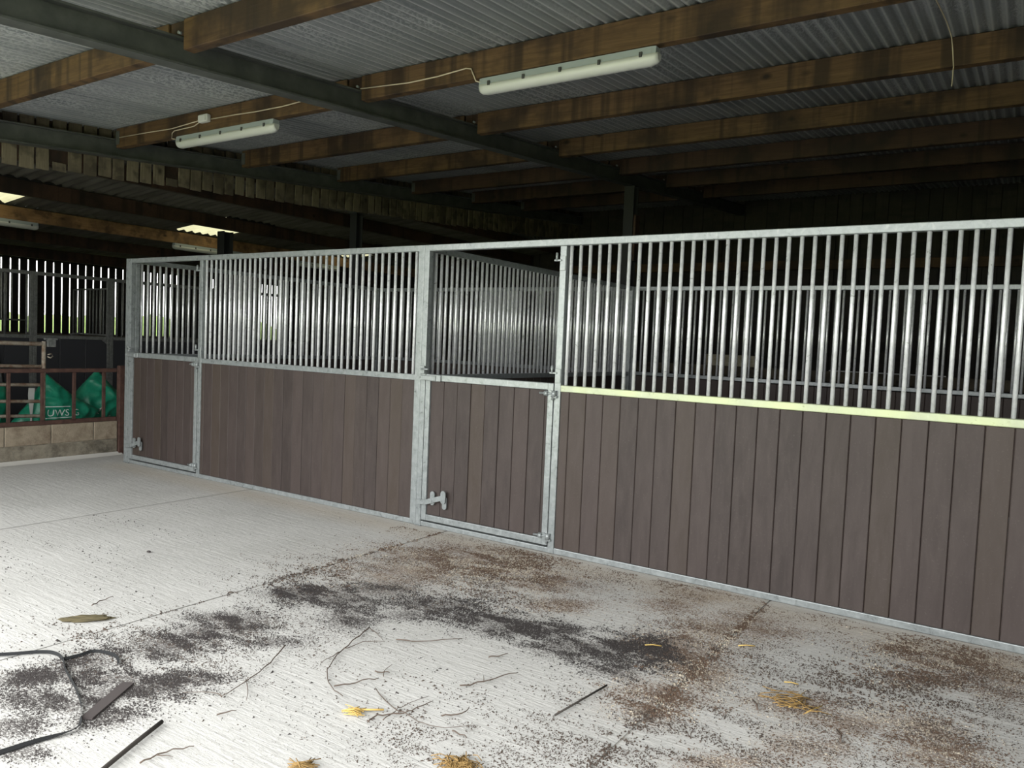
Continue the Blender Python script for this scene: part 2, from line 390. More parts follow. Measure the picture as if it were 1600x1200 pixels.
# ------------------------------------------------------------------ setting: walls
wb = tag(empty('wall_back'), kind='structure')
bm_ = MB().box(-.098, 0, 0, .098, .03, 4.3, .004).mesh('wall_board', BOARD_DK)
for i in range(97):
    x = -12.2+i*.2
    obj('wall_board', bm_, wb, (x, 9.62+.012*(i % 2), 0))
MB().box(-12.3, 9.68, 0, 7.2, 9.72, 4.5).build('wall_backing', BOARD_DK, wb)
wr = tag(empty('wall_right'), kind='structure')
br_ = MB().box(0, -.098, 0, .03, .098, 4.3, .004).mesh('wall_board', BOARD_DK)
for i in range(70): obj('wall_board', br_, wr, (7.05+.012*(i % 2), -4.3+i*.2, 0))
MB().box(7.10, -4.4, 0, 7.14, 9.7, 4.5).build('wall_backing', BOARD_DK, wr)
wf = tag(empty('wall_front'), kind='structure')
bf_ = MB().box(-.098, 0, 0, .098, .03, 3.1, .004).mesh('wall_board', BOARD_DK)
for i in range(43): obj('wall_board', bf_, wf, (-12.1+i*.2, OPEN_Y-.012*(i % 2), 0))
for i in range(8): obj('wall_board', bf_, wf, (5.7+i*.2, OPEN_Y-.012*(i % 2), 0))
MB().box(5.6, OPEN_Y-.08, 0, 7.1, OPEN_Y-.04, 3.12).build('wall_backing', BOARD_DK, wf)
MB().box(-12.3, OPEN_Y-.08, 0, -3.6, OPEN_Y-.04, 3.12).build('wall_backing', BOARD_DK, wf)
# spaced boarding on the far left, daylight in the gaps
wl = tag(empty('wall_left'), kind='structure')
bl_ = MB().box(0, 0, 1.28, .025, .131, 2.80, .003).mesh('spaced_board', BOARD_DK)
for i in range(91):
    o = obj('spaced_board', bl_, wl, (-12.05, -4.4+i*.1555, random.uniform(-.012, .012)))
MB().box(-12.16, -4.4, 0, -12.05, 9.7, 1.30, .01).build('concrete_wall', PLINTH, wl)
MB().box(-12.12, -4.4, 2.68, -12.06, 9.7, 2.80).build('eaves_rail', BOARD_DK, wl)

fl = MB(); fl.prism([(.3, 3.458), (9.85, 3.458), (9.85, zr(9.85)+.05), (.3, zr(.3)+.05)], 'x', -4.023, -4.017); fl.build('roof_gap_light_stop', STEEL, ceil)  # added plate, shuts sky light out of the gap between the roofs

# ------------------------------------------------------------------ steel rafters and posts
def ibeam_x(o, xc, y0, y1, top, h, wd):
    """I-section along Y that follows the roof slope; top/bottom measured below the sheet."""
    tf, tw = .012, .010
    def P(x, z): return (x, z)
    for (xa, xb, za, zb) in ((xc-wd/2, xc+wd/2, -top-tf, -top), (xc-wd/2, xc+wd/2, -top-h, -top-h+tf), (xc-tw/2, xc+tw/2, -top-h+tf, -top-tf)):
        v = [o.bm.verts.new((x, y, zr(y)+z)) for y in (y0, y1) for x, z in ((xa, za), (xb, za), (xb, zb), (xa, zb))]
        for f in ((0, 1, 2, 3), (7, 6, 5, 4), (0, 4, 5, 1), (1, 5, 6, 2), (2, 6, 7, 3), (3, 7, 4, 0)): o.bm.faces.new([v[i] for i in f])
R1X, R2X = -.49, -3.87
m = MB(); ibeam_x(m, R1X, -4.5, 9.5, .10, .168, .12)
r1 = tag(m.build('steel_rafter', STEEL), 'dark grey steel rafter crossing above the middle of the roof', 'rafter', 'sloping steel rafters')
m = MB(); ibeam_x(m, R2X, -4.35, 9.5, .10, .178, .12)
r2 = tag(m.build('steel_rafter', STEEL), 'dark grey steel rafter above the row of cut board ends', 'rafter', 'sloping steel rafters')
def post(x, y, ztop, wd, label, wy=None):
    t = thing('steel_post', label, 'post', 'dark steel roof posts')
    wy = wy or wd
    m = MB(); m.box(x-wd/2, y-wy/2, .0, x+wd/2, y-wy/2+.012, ztop, .002); m.box(x-wd/2, y+wy/2-.012, 0, x+wd/2, y+wy/2, ztop, .002); m.box(x-.005, y-wy/2+.012, 0, x+.005, y+wy/2-.012, ztop)
    m.build('post_shaft', STEEL_DK, t)
    MB().box(x-wd/2-.05, y-wy/2-.05, 0, x+wd/2+.05, y+wy/2+.05, .015, .003).build('base_plate', STEEL_DK, t)
    return t
p1 = post(-.48, 4.69, zr(4.69)-.28, .14, 'dark steel post under the rafter, behind the middle partition of the stables')
MB().box(-.408, 4.63, 2.6, -.375, 4.76, 3.2, .004).build('timber_packer', TIMBER_DARK, p1)
p2 = post(-4.27, 3.50, 3.25, .13, 'dark steel post just outside the end of the left stable')
MB().box(-4.36, 3.42, 3.25, -4.06, 3.58, 3.40, .004).build('cap_beam', STEEL, p2)
p3 = post(-6.53, 2.94, 3.23-.22, .17, 'black steel post standing in front of the far rooflight and tube light')

# ------------------------------------------------------------------ purlins
PD = .187
ORD = ['first', 'second', 'third', 'fourth', 'fifth', 'sixth', 'seventh', 'eighth']
RLAB = ['stout brown timber purlin nearest the roof opening, right of the near rafter',
        'brown timber purlin that carries the near fluorescent light fitting',
        'orange brown timber purlin right behind the one with the near light',
        'brown timber purlin over the front of the stables, second behind the near light',
        'dim reddish timber purlin, third behind the near light',
        'dim reddish timber purlin, fourth behind the near light', 'unlit timber purlin in the dark, fifth behind the near light']
LLAB = ['brown timber purlin at the upper left, nearest the opening between the rafters',
        'brown timber purlin with junction box and light between the two rafters',
        'dark brown timber purlin just behind the light between the rafters',
        'dim timber purlin, second behind the light between the rafters',
        'dim timber purlin, third behind the light between the rafters', 'unlit timber purlin, fourth behind the light between the rafters', 'unlit timber purlin, fifth behind the light between the rafters']
for k_ in range(7):
    y = -1.826+1.493*k_
    for x0, x1, lab in ((-.405, 7.04, RLAB[k_]), (-3.80, -.56, LLAB[k_])):
        t = thing('timber_purlin', lab, 'purlin', 'timber roof purlins')
        z = zr(y)
        dz = random.uniform(-.008, .004)
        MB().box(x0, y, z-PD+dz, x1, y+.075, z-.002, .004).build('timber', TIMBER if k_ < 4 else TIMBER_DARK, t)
        if x0 > -1:
            MB().box(-.548, y+.01, z-.092, -.41, y+.07, z-.004, .003).build('packing_block', TIMBER_DARK, t)
            MB().cyl((-.44, y-.012, z-.078), (-.44, y+.01, z-.078), .010, 8).build('bolt_head', GALV, t)
        else:
            MB().box(-3.80, y-.006, z-.16, -3.74, y, z-.03).build('steel_cleat', STEEL, t)
for i, x in enumerate((-5.03, -6.53, -8.03, -9.53, -11.03)):
    z = 3.47+.09*(x+4)
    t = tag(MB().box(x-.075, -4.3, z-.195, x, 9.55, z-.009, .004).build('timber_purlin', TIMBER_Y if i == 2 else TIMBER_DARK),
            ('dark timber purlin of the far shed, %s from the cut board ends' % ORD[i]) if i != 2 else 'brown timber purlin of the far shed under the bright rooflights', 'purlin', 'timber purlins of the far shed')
    if i == 1:
        for ya, yb_ in ((-.44, .51), (3.0, 3.92), (6.28, 7.19)): MB().box(x-.06, ya, z-.007, x-.045, yb_, z+.030).build('notch_light_stop', STEEL_DK, t).parent = ceil  # added strips, keep rooflight glow from showing through the purlin notches
# cut boards hanging below the left rafter
t = thing('gable_boarding', 'row of weathered board ends cut short below the left rafter', 'boarding')
yb = -2.19
random.seed(3)
i = 0
while yb < 9.5:
    bot = 2.914+.066*(yb+1.325)+random.uniform(-.012, .012)
    wd = random.uniform(.110, .128)
    top = zr(yb)+.0
    if abs(yb+.93) < .074 or abs(yb-.30) < .07:
        MB().box(-3.972, yb, bot, -3.952, yb+wd, bot+.08, .002).build('board', BOARD, t)
        MB().obox((-3.983, yb-.03, bot+.13), (-3.983, yb+.5, bot+.235), .16, .018, .002, up=(1, 0, 0)).build('diagonal_board', TIMBER_DARK, t)
        MB().box(-3.972, yb, bot+.26, -3.952, yb+wd, max(top, 3.48), .002).build('board', BOARD, t)
    else:
        MB().box(-3.972-random.uniform(0, .006), yb, bot, -3.952, yb+wd, max(top, 3.48), .002).build('board', BOARD, t)
    yb += .1475; i += 1
MB().box(-4.045, -4.3, 3.29, -3.995, 9.5, 3.455, .003).build('boarding_rail', TIMBER_DARK, t)

# ------------------------------------------------------------------ fluorescent lights
def tube_light(axis, a0, a1, c, ztop, label, slope=0.0, clips=5, sag=0.0):
    """a0..a1 along the axis, c = centre across, ztop = underside of the purlin."""
    t = thing('fluorescent_light', label, 'light', 'tube light fittings under purlins')
    def prof(m, st, pts):
        rings = []
        for a, sc in st:
            ring = []
            for u, v in pts:
                uu = u*sc; vv = v*(.55+.45*sc)
                zz = ztop-.002+vv+slope*(a-a0)
                ring.append(m.bm.verts.new((a, c+uu, zz) if axis == 'x' else (c+uu, a, zz)))
            rings.append(ring)
        n = len(pts)
        for i in range(len(rings)-1):
            for k in range(n):
                f = m.bm.faces.new((rings[i][k], rings[i][(k+1) % n], rings[i+1][(k+1) % n], rings[i+1][k])); f.smooth = n > 6
        m.bm.faces.new(rings[0]); m.bm.faces.new(rings[-1][::-1])
    m = MB(); prof(m, ((a0, .80), (a0+.03, 1), (a1-.03, 1), (a1, .80)), ((-.046, -.046), (.046, -.046), (.038, 0), (-.038, 0)))
    m.build('tray', TRAY, t)
    dp = [(.050*math.cos(q), -.046-.058*abs(math.sin(q))**.8) for q in np.linspace(0, -math.pi, 11)]
    m = MB(); prof(m, ((a0-.01, .55), (a0+.008, .82), (a0+.045, 1), (a1-.045, 1), (a1-.008, .82), (a1+.01, .55)), dp)
    m.build('diffuser', DIFF, t)
    for i in range(clips):
        a = a0+(a1-a0)*(.07+.86*i/(clips-1))
        for sgn in (-1, 1):
            z = ztop-.046+slope*(a-a0)
            m = MB()
            if axis == 'x': m.box(a-.010, c+sgn*.046, z-.014, a+.010, c+sgn*.056, z+.016, .002)
            else: m.box(c+sgn*.046, a-.010, z-.014, c+sgn*.056, a+.010, z+.016, .002)
            m.build('clip', DARKMET, t)
    return t
yB = -.333
tube_light('x', .712, 2.005, yB+.035, zr(yB)-PD-.004, 'long white tube light on the purlin right of the near rafter', clips=5)
tube_light('x', -2.79, -1.42, yB+.035, zr(yB)-PD-.006, 'dusty white tube light between the two steel rafters, below a junction box')
zb = 3.47+.09*(-8.03+4)-.19
tube_light('y', -.46, .905, -8.068, zb-.004, 'tube light in the far shed at the left picture edge', clips=5)
tube_light('y', 3.052, 4.40, -8.068, zb-.004, 'tube light in the far shed passing behind the black post')
tube_light('y', 5.75, 6.80, -8.068, zb-.004, 'tube light in the far shed seen through the stable bars')
fy = yB-.008
t = tag(MB().tube([(-.405, fy, 3.352), (.079, fy, 3.325), (.35, fy, 3.328), (.600, fy, 3.345), (.645, fy, 3.335), (.668, fy, 3.29), (.69, fy, 3.245), (.722, fy+.01, 3.235)], .0045).build('power_cable', CABLE), 'thin pale cable running to the near tube light', 'cable')
t = tag(MB().tube([(-3.73, fy, 3.353), (-3.2, fy, 3.345), (-2.844, fy, 3.336), (-2.374, fy, 3.362)], .0045).build('power_cable', CABLE), 'pale cable from the left rafter to the junction box', 'cable')
t = tag(MB().tube([(-2.395, fy-.004, 3.348), (-2.50, fy, 3.318), (-2.80, fy, 3.312), (-2.835, fy, 3.295), (-2.84, fy, 3.245), (-2.80, fy+.012, 3.237)], .0045).build('power_cable', CABLE), 'pale looped cable dropping from the junction box to the light', 'cable')
t = tag(MB().tube([(-2.26, fy, 3.352), (-1.9, fy, 3.347), (-1.644, fy, 3.338), (-1.3, fy, 3.337), (-1.0, fy, 3.35), (-.575, fy, 3.352)], .0045).build('power_cable', CABLE), 'pale cable from the junction box towards the near rafter', 'cable')
t = thing('junction_box', 'small white junction box on the purlin above the middle tube light', 'junction box')
MB().box(-2.385, yB-.05, 3.325, -2.255, yB-.001, 3.395, .012, 2).build('box_body', WHITE, t)
MB().box(-2.372, yB-.058, 3.335, -2.268, yB-.05, 3.385, .004).build('box_lid', WHITE, t)
# string hanging from the roof at the right
tag(MB().tube([(3.398, .2, 3.497), (3.396, .33, 3.491), (3.412, .5, 3.488), (3.423, .7, 3.494), (3.439, .85, 3.459), (3.442, .95, 3.406), (3.445, 1.03, 3.333), (3.437, 1.09, 3.232)], .0035, 5).build('hanging_string', ROPE), 'thin pale string hanging in front of the purlins at the upper right', 'string')

# ------------------------------------------------------------------ stables
BAR_R = .0122
def bar_mesh(z0, z1):
    m = MB(); m.cyl((0, 0, z0), (0, 0, z1), BAR_R, 12); return m.mesh('bar', GALV_BAR)
BAR_F = bar_mesh(1.186, 2.152)
PW2 = .1293
def plank_mesh(z0, z1, along='x', wd=PW2-.0022, th=.036):
    m = MB()
    if along == 'x': m.box(-wd/2, 0, z0, wd/2, th, z1, .004, 1)
    else: m.box(0, -wd/2, z0, th, wd/2, z1, .004, 1)
    return m.mesh('plank', PLANK)
PL_F = plank_mesh(.04, 1.143); PL_Y = plank_mesh(.04, 1.143, 'y')
def rail(name, x0, x1, y0, y1, z0, z1, parent, mat=GALV, label=None):
    o = MB().box(x0, y0, z0, x1, y1, z1, .0045, 2).build(name, mat, parent)
    if label: o['label'] = label
    return o
def capsule(cx, cz, w_, h_, n=8):
    r = w_/2; pts = []
    for k in range(n+1): a = math.pi*k/n; pts.append((cx+r*math.cos(a), cz+h_/2-r+r*math.sin(a)))
    for k in range(n+1): a = math.pi+math.pi*k/n; pts.append((cx+r*math.cos(a), cz-h_/2+r+r*math.sin(a)))
    return pts
def planks_x(x0, x1, y, me, parent, first=None):
    """whole planks from x1's side to x0, the last one cut narrower"""
    x = x0
    if first:
        wd = first-x0-.002; obj('plank', plank_mesh(.04, 1.143, 'x', wd), parent, (x0+wd/2+.001, y, 0)); x = first
    i = 0
    while x+PW2 <= x1+.001:
        obj('plank', me, parent, (x+PW2/2, y+random.choice((0, .0012, .0022)), 0)); x += PW2
    if x1-x > .012:
        wd = x1-x-.002; obj('plank', plank_mesh(.04, 1.143, 'x', wd), parent, (x+wd/2, y, 0))

def door(parent, xa, xb, latch_dx, planks0):
    """xa..xb outside of the leaf; sub-parts belong to the door part"""
    d = empty('stable_door'); d.parent = parent; d['label'] = 'hinged lower door in a galvanised frame'
    ft = .046; z0, z1 = .050, 1.198
    yf, yk = -.004, .040
    rail('door_stile', xa, xa+ft, yf, yk, z0, z1, d); rail('door_stile', xb-ft, xb, yf, yk, z0, z1, d)
    rail('door_rail', xa+ft-.001, xb-ft+.001, yf+.001, yk-.001, z1-.05, z1, d); rail('door_rail', xa+ft-.001, xb-ft+.001, yf+.001, yk-.001, z0, z0+.048, d)
    x = xa+ft; end = xb-ft; i = 0
    wds = [planks0]+[PW2]*20
    for wd in wds:
        if x >= end-.01: break
        ww = min(wd, end-x)
        me = MB().box(-ww/2+.001, 0, z0+.047, ww/2-.001, .03, z1-.049, .007, 2).mesh('plank', PLANK)
        obj('plank', me, d, (x+ww/2, .006+random.choice((0, .003, .005)), 0)); x += ww
    # kick-over latch low on the opening side
    bx = xa
    L = latch_dx
    MB().obox((bx-.035, -.018, .190+L), (bx+.055, -.020, .200+L), .008, .040, .002, up=(0, 0, 1)).build('latch_bar', GALV, d)
    m = MB(); m.obox((bx+.05, -.024, .197+L), (bx+.232, -.026, .258+L), .010, .040, .002); m.build('latch_lever', GALV, d)
    m = MB(); m.prism(capsule(bx+.118, .237+L, .042, .108), 'y', -.017, -.005); m.build('latch_plate', GALV, d)
    m = MB(); m.prism(capsule(bx+.236, .262+L, .046, .100), 'y', -.034, -.024); m.build('latch_hook', GALV, d)
    m = MB(); m.prism(capsule(bx+.238, .215+L, .040, .100), 'y', -.016, -.005); m.build('latch_plate', GALV, d)
    MB().cyl((bx+.118, -.036, .219+L), (bx+.118, -.015, .219+L), .012, 10).build('latch_pivot', GALV, d)
    # eye-bolt hinges on the hanging side
    for zz in (1.125, .118):
        m = MB(); m.cyl((xb-.105, -.014, zz), (xb+.012, -.014, zz), .008, 8); m.cyl((xb-.062, -.014, zz), (xb-.034, -.014, zz), .020, 6)
        m.cyl((xb+.012, -.014, zz-.022), (xb+.012, -.014, zz+.022), .017, 10); m.build('eye_bolt', GALV, d)
        m = MB(); m.cyl((xb-.022, -.016, zz), (xb-.022, -.002, zz), .022, 12); m.build('hinge_washer', GALV, d)
    # sliding top bolt
    m = MB(); m.box(xa-.05, -.022, 1.150, xa+.11, -.004, 1.188, .003); m.cyl((xa-.045, -.03, 1.17), (xa-.045, -.004, 1.17), .007, 8); m.build('top_bolt', GALV, d)
    m = MB(); m.box(xa+.045, -.014, 1.146, xa+.155, -.004, 1.196, .002); m.build('bolt_plate', GALV, d)
    return d
def post_hardware(parent, xp, side=-1):
    for zz in (2.05, 1.27):
        m = MB(); m.obox((xp-.036, -.012, zz), (xp+.02, -.006, zz), .014, .012, .002); m.cyl((xp-.016, -.014, zz), (xp-.016, -.014, zz+.052), .009, 8); m.build('hook_pin', GALV, parent)
        m = MB(); m.box(xp+.004, -.006, zz-.07, xp+.048, 0, zz+.03, .002); m.build('pin_plate', GALV, parent)
    for zz in (1.115, .105):
        m = MB(); m.cyl((xp-.002, -.014, zz-.035), (xp-.002, -.014, zz+.03), .009, 8); m.box(xp-.004, -.018, zz-.02, xp+.03, 0, zz-.004, .002); m.build('hinge_pin', GALV, parent)

def front(x0, x1, door_a, door_b, dpost, n_end_posts, label, latch, first_plank, bar0, nbars, tint=False, dp0=.1293):
    t = thing('stable_front', label, 'stable front', 'galvanised stable fronts')
    # posts
    xs = x0
    for k in range(n_end_posts):
        rail('post', xs, xs+.050, 0, .05, 0, 2.2, t); xs += .050
    rail('door_post', dpost, dpost+.05, 0, .05, 0, 2.152, t)
    rail('post', x1-.05 if x1 > 1 else x1-.061, x1, 0, .05, 0, 2.2, t)
    xe = x1-.05 if x1 > 1 else x1-.061
    rail('top_rail', xs-.001, xe+.001, .001, .049, 2.152, 2.2, t)
    rail('middle_rail', dpost+.049, xe+.001, .001, .049, 1.142, 1.188, t, GALV_TINT if tint else GALV, 'middle rail with a painted yellow-green field reflection' if tint else None)
    rail('bottom_rail', dpost+.049, xe+.001, .001, .049, 0, .041, t)
    rail('threshold', xs-.001, dpost+.001, .004, .046, 0, .036, t)
    MB().box(x0+.001, -.012, 0, x0+.05*n_end_posts+.012, .0, .006, .001).build('foot_plate', GALV, t)
    for k in range(nbars): obj('bar', BAR_F, t, (bar0+k*.0726, .025, 0))
    planks_x(dpost+.05, xe, .008, PL_F, t, first_plank)
    door(t, door_a, door_b, latch, dp0)
    post_hardware(t, dpost)
    m = MB(); m.box(x0+.05*n_end_posts-.046, -.016, 1.20, x0+.05*n_end_posts+.0, 0, 1.26, .002); m.cyl((x0+.05*n_end_posts-.02, -.02, 1.236), (x0+.05*n_end_posts+.045, -.02, 1.236), .008, 8); m.build('bolt_keep', GALV, t)
    return t
fr = front(0.0, 4.166, .058, 1.214, 1.219, 1, 'right stable front whose door stands beside the double middle post', .0, 1.337, 1.297, 39, True)
fl_ = front(-4.165, 0.0, -4.060, -2.874, -2.868, 2, 'left stable front, its door nearest the low block wall', -.005, -2.775, -2.784, 38)

def side_partition(x, ybars, n, label, dy):
    t = thing('stable_partition', label, 'partition', 'barred stable partitions')
    for y in (.052, 3.79): rail('post', x-.025, x+.025, y, y+.05, 0, 2.2, t)
    rail('top_rail', x-.024, x+.024, .102, 3.791, 2.152, 2.199, t); rail('middle_rail', x-.024, x+.024, .102, 3.791, 1.142, 1.187, t); rail('bottom_rail', x-.024, x+.024, .102, 3.791, 0, .041, t)
    for k in range(n): obj('bar', BAR_F, t, (x, ybars+k*dy, 0))
    y = .103
    while y+PW2 < 3.79: obj('plank', PL_Y, t, (x-.018, y+PW2/2, 0)); y += PW2
    return t
side_partition(-.002, .150, 52, 'barred partition between the two stables, running back from the middle post', .0697)
side_partition(-4.09, .134, 51, 'barred partition closing the left stable at its outer end', .0712)
def back_partition(x0, x1, bar0, n, label):
    t = thing('stable_partition', label, 'partition', 'barred stable partitions'); y = 3.842
    for x in (x0, x1-.05): rail('post', x, x+.05, y, y+.05, 0, 2.2, t)
    rail('top_rail', x0+.049, x1-.049, y+.001, y+.049, 2.152, 2.2, t); rail('middle_rail', x0+.049, x1-.049, y+.001, y+.049, 1.150, 1.192, t); rail('bottom_rail', x0+.049, x1-.049, y+.001, y+.049, 0, .041, t)
    for k in range(n): obj('bar', BAR_F, t, (bar0+k*.0717, y+.025, .0))
    x = x0+.052
    while x+PW2 < x1-.05: obj('plank', PL_F, t, (x+PW2/2, y+.008, 0)); x += PW2
    return t
back_partition(.002, 4.17, .133, 55, 'barred back partition of the right stable, in front of the dark shed')
back_partition(-4.11, -.03, -3.99, 54, 'barred back partition of the left stable, behind the left bars')

# ------------------------------------------------------------------ dark shed behind the stables
t = tag(MB().box(-4.0, 9.50, 2.97, 7.0, 9.60, 3.13, .005).build('timber_girt', TIMBER), 'pale brown timber girt high on the dark back wall', 'girt')
t = tag(MB().box(-4.0, 9.48, 1.03, 7.0, 9.60, 1.21, .005).build('timber_girt', BOARD), 'low timber girt on the dark back wall, seen between the bars', 'girt')
t = tag(MB().box(-1.05, 9.46, 1.212, -.12, 9.58, 1.42, .015, 2).build('concrete_block', GRIT), 'gritty pale block on the low girt behind the right stable', 'block')
t = tag(MB().box(1.15, 9.47, 1.212, 2.92, 9.50, 1.232, .002).build('daylight_slit_strip', WHITE), 'thin pale strip painted in as a slit of daylight along the low girt behind the bars', 'light_slit')  # pale strip stands in for daylight through a slit in the wall
# pale strips painted in for light leaking through the sheet laps
for i, (xa, ya, xb, yc) in enumerate(((2.187, 4.95, 2.18, 5.55), (2.927, 4.9, 2.935, 5.4), (.64, 8.2, .58, 8.9), (1.39, 8.17, 1.35, 8.8), (2.156, 8.03, 2.14, 8.8), (2.906, 7.94, 2.88, 8.6))):
    MB().obox((xa, ya, zr(ya)-.004), (xb, yc, zr(yc)-.004), .030, .006, .001).build('lap_light_streak', WHITE, ceil)

# ------------------------------------------------------------------ low block wall with rusty railing on the left
t = thing('block_wall', 'low weathered concrete block wall left of the stables', 'wall')
WX = -4.709
MB().box(WX-.16, -4.3, 0, WX-.002, .243, .178, .012, 2).build('plinth', PLINTH, t)
js = [.240, -.033, -.486, -.943]+[-.943-.4545*i for i in range(1, 8)]
for a, b in zip(js[1:], js[:-1]):
    MB().box(WX-.145-random.uniform(0, .004), a+.004, .182, WX-random.uniform(.0, .005), b-.004, .385, .006).build('block', BLOCK, t)
MB().box(WX-.14, -4.3, .17, WX-.008, .238, .383).build('mortar', PLINTH, t)
# dust fillet along its foot
fil = MB(); fil.bm.free(); fil.bm = bmesh.new()
vv = []
for k in range(61):
    y = -4.3+k*(4.58/60); ww = .06+.03*noise.noise(Vector((0, y*3, 1)))
    vv.append([fil.bm.verts.new(p) for p in ((WX-.003, y, -.006), (WX+ww, y, -.006), (WX+ww*.4, y, .012), (WX-.003, y, .03))])
for k in range(60):
    for q in range(4): fil.bm.faces.new((vv[k][q], vv[k][(q+1) % 4], vv[k+1][(q+1) % 4], vv[k+1][q]))
fil.build('mortar_fillet', CONC_P, t)
t = thing('steel_railing', 'rusty brown steel railing on top of the low block wall', 'railing')
RX = WX-.055
MB().box(RX-.022, -4.25, .945, RX+.022, .24, .988, .004).build('top_rail', RUST, t)
MB().box(RX-.025, -4.25, .386, RX+.025, .24, .43, .004).build('bottom_rail', RUST, t)
for y in [-.229+.33*i for i in range(-12, 2)]:
    MB().box(RX-.012, y-.017, .429, RX+.012, y+.017, .946, .003).build('baluster', RUST, t)
MB().box(WX-.045, .245, 0, WX+.02, .305, 1.02, .004).build('end_post', RUST, t)
# rusting galvanised field gate behind the railing
t = thing('field_gate', 'rusting tube gate standing behind the railing, in front of the bags', 'gate')
gx, gy = -4.95, -.46; dx, dy = .41, -.91
def G(s, z): return (gx+dx*s*-1 if False else gx-.41*s, gy-.91*s, z)
MB().cyl(G(0, .12), G(-.0, 1.275), .021, 10).build('gate_stile', GATE, t)
MB().cyl(G(2.4, .12), G(2.4, 1.275), .021, 10).build('gate_stile', GATE, t)
for z in (1.245, 1.0, .80, .62, .46, .30): MB().cyl(G(0, z), G(2.4, z), .019 if z < 1.2 else .023, 10).build('gate_bar', GATE, t)
m = MB(); m.tube([(gx+.02, gy+.03, 1.13), (gx+.02, gy+.07, 1.14), (gx+.02, gy+.085, 1.115), (gx+.02, gy+.06, 1.095), (gx+.02, gy+.03, 1.11)], .007, 6); m.build('gate_eye', GATE, t)
m = MB(); m.box(gx-.02, gy+.03, 1.215, gx+.02, gy+.12, 1.30, .004); m.box(gx-.01, gy+.0, 1.29, gx+.02, gy+.14, 1.312, .003); m.build('gate_catch', GALV_OLD, t)

# far row of stables along the left side
t = thing('stable_front', 'dull galvanised stable front facing right, beyond the green bags', 'stable front')
LX = -7.75
rail('top_rail', LX-.05, LX, -3, 5.5, 2.15, 2.2, t, GALV_OLD); rail('middle_rail', LX-.05, LX, -3, 5.5, 1.255, 1.305, t, GALV_OLD); rail('bottom_rail', LX-.05, LX, -3, 5.5, 0, .05, t, GALV_OLD)
for y in (-.55, .672, .722, 1.775, 1.825, 3.4): rail('post', LX-.049, LX+.001, y, y+.048, 0, 2.2, t, GALV_OLD)
ob = bar_mesh(1.30, 2.155); ob.materials[0] = GALV_OLD
for k in range(9): obj('bar', ob, t, (LX-.025, 1.94+k*.075+.0, 0))
for k in range(22): obj('bar', ob, t, (LX-.025, 3.47+k*.075, 0))
for k in range(13): obj('bar', ob, t, (LX-.025, 2.62+k*.062, 0))
ob2 = bar_mesh(1.51, 2.155); ob2.materials[0] = GALV_OLD
for k in range(14): obj('bar', ob2, t, (LX-.025, -.47+k*.0705, 0))
for y in (-.49, .36, .64): MB().cyl((LX-.025, y, 1.30), (LX-.025, y, 2.155), .016, 10).build('door_stile', GALV_OLD, t)
MB().cyl((LX-.025, -.49, 1.505), (LX-.025, .64, 1.505), .012, 8).build('door_rail', GALV_OLD, t)
DPAN = plain('dark_stable_panel', (.022, .023, .028), .6)
yy = -2.95
while yy < 5.4:
    MB().box(LX-.04, yy+.003, .05, LX-.012, yy+.364, 1.256, .004).build('panel', DPAN, t); yy += .367
m = MB(); m.prism([(1.64, 1.30), (1.775, 1.30), (1.775, 1.19)], 'x', LX-.04, LX-.005); m.build('corner_gusset', GALV_OLD, t)
t = thing('grille_door', 'narrow barred grille standing open behind the far stable front', 'grille')
MB().cyl((-8.92, 1.86, 2.035), (-7.81, 1.86, 2.045), .014, 8).build('top_rail', GALV_OLD, t); MB().cyl((-8.92, 1.86, 1.33), (-7.81, 1.86, 1.33), .014, 8).build('bottom_rail', GALV_OLD, t)
ob3 = bar_mesh(1.33, 2.04); ob3.materials[0] = GALV_OLD
for k in range(12): obj('bar', ob3, t, (-8.92+k*.1, 1.86, 0))
MB().box(-8.95, 1.83, 0, -8.90, 1.89, 1.33, .003).build('stand', GALV_OLD, t); MB().box(-7.87, 1.83, 0, -7.82, 1.89, 1.33, .003).build('stand', GALV_OLD, t)
# rope hanging by the far stable door
tag(MB().tube([(-7.70, .10, 1.42), (-7.70, .16, 1.30), (-7.70, .22, 1.05), (-7.70, .27, .80), (-7.70, .30, .55)], .022, 7).build('hanging_rope', GALV_OLD), 'grey rope hanging on the far stable door at the left edge', 'rope')
MB().bm.free()

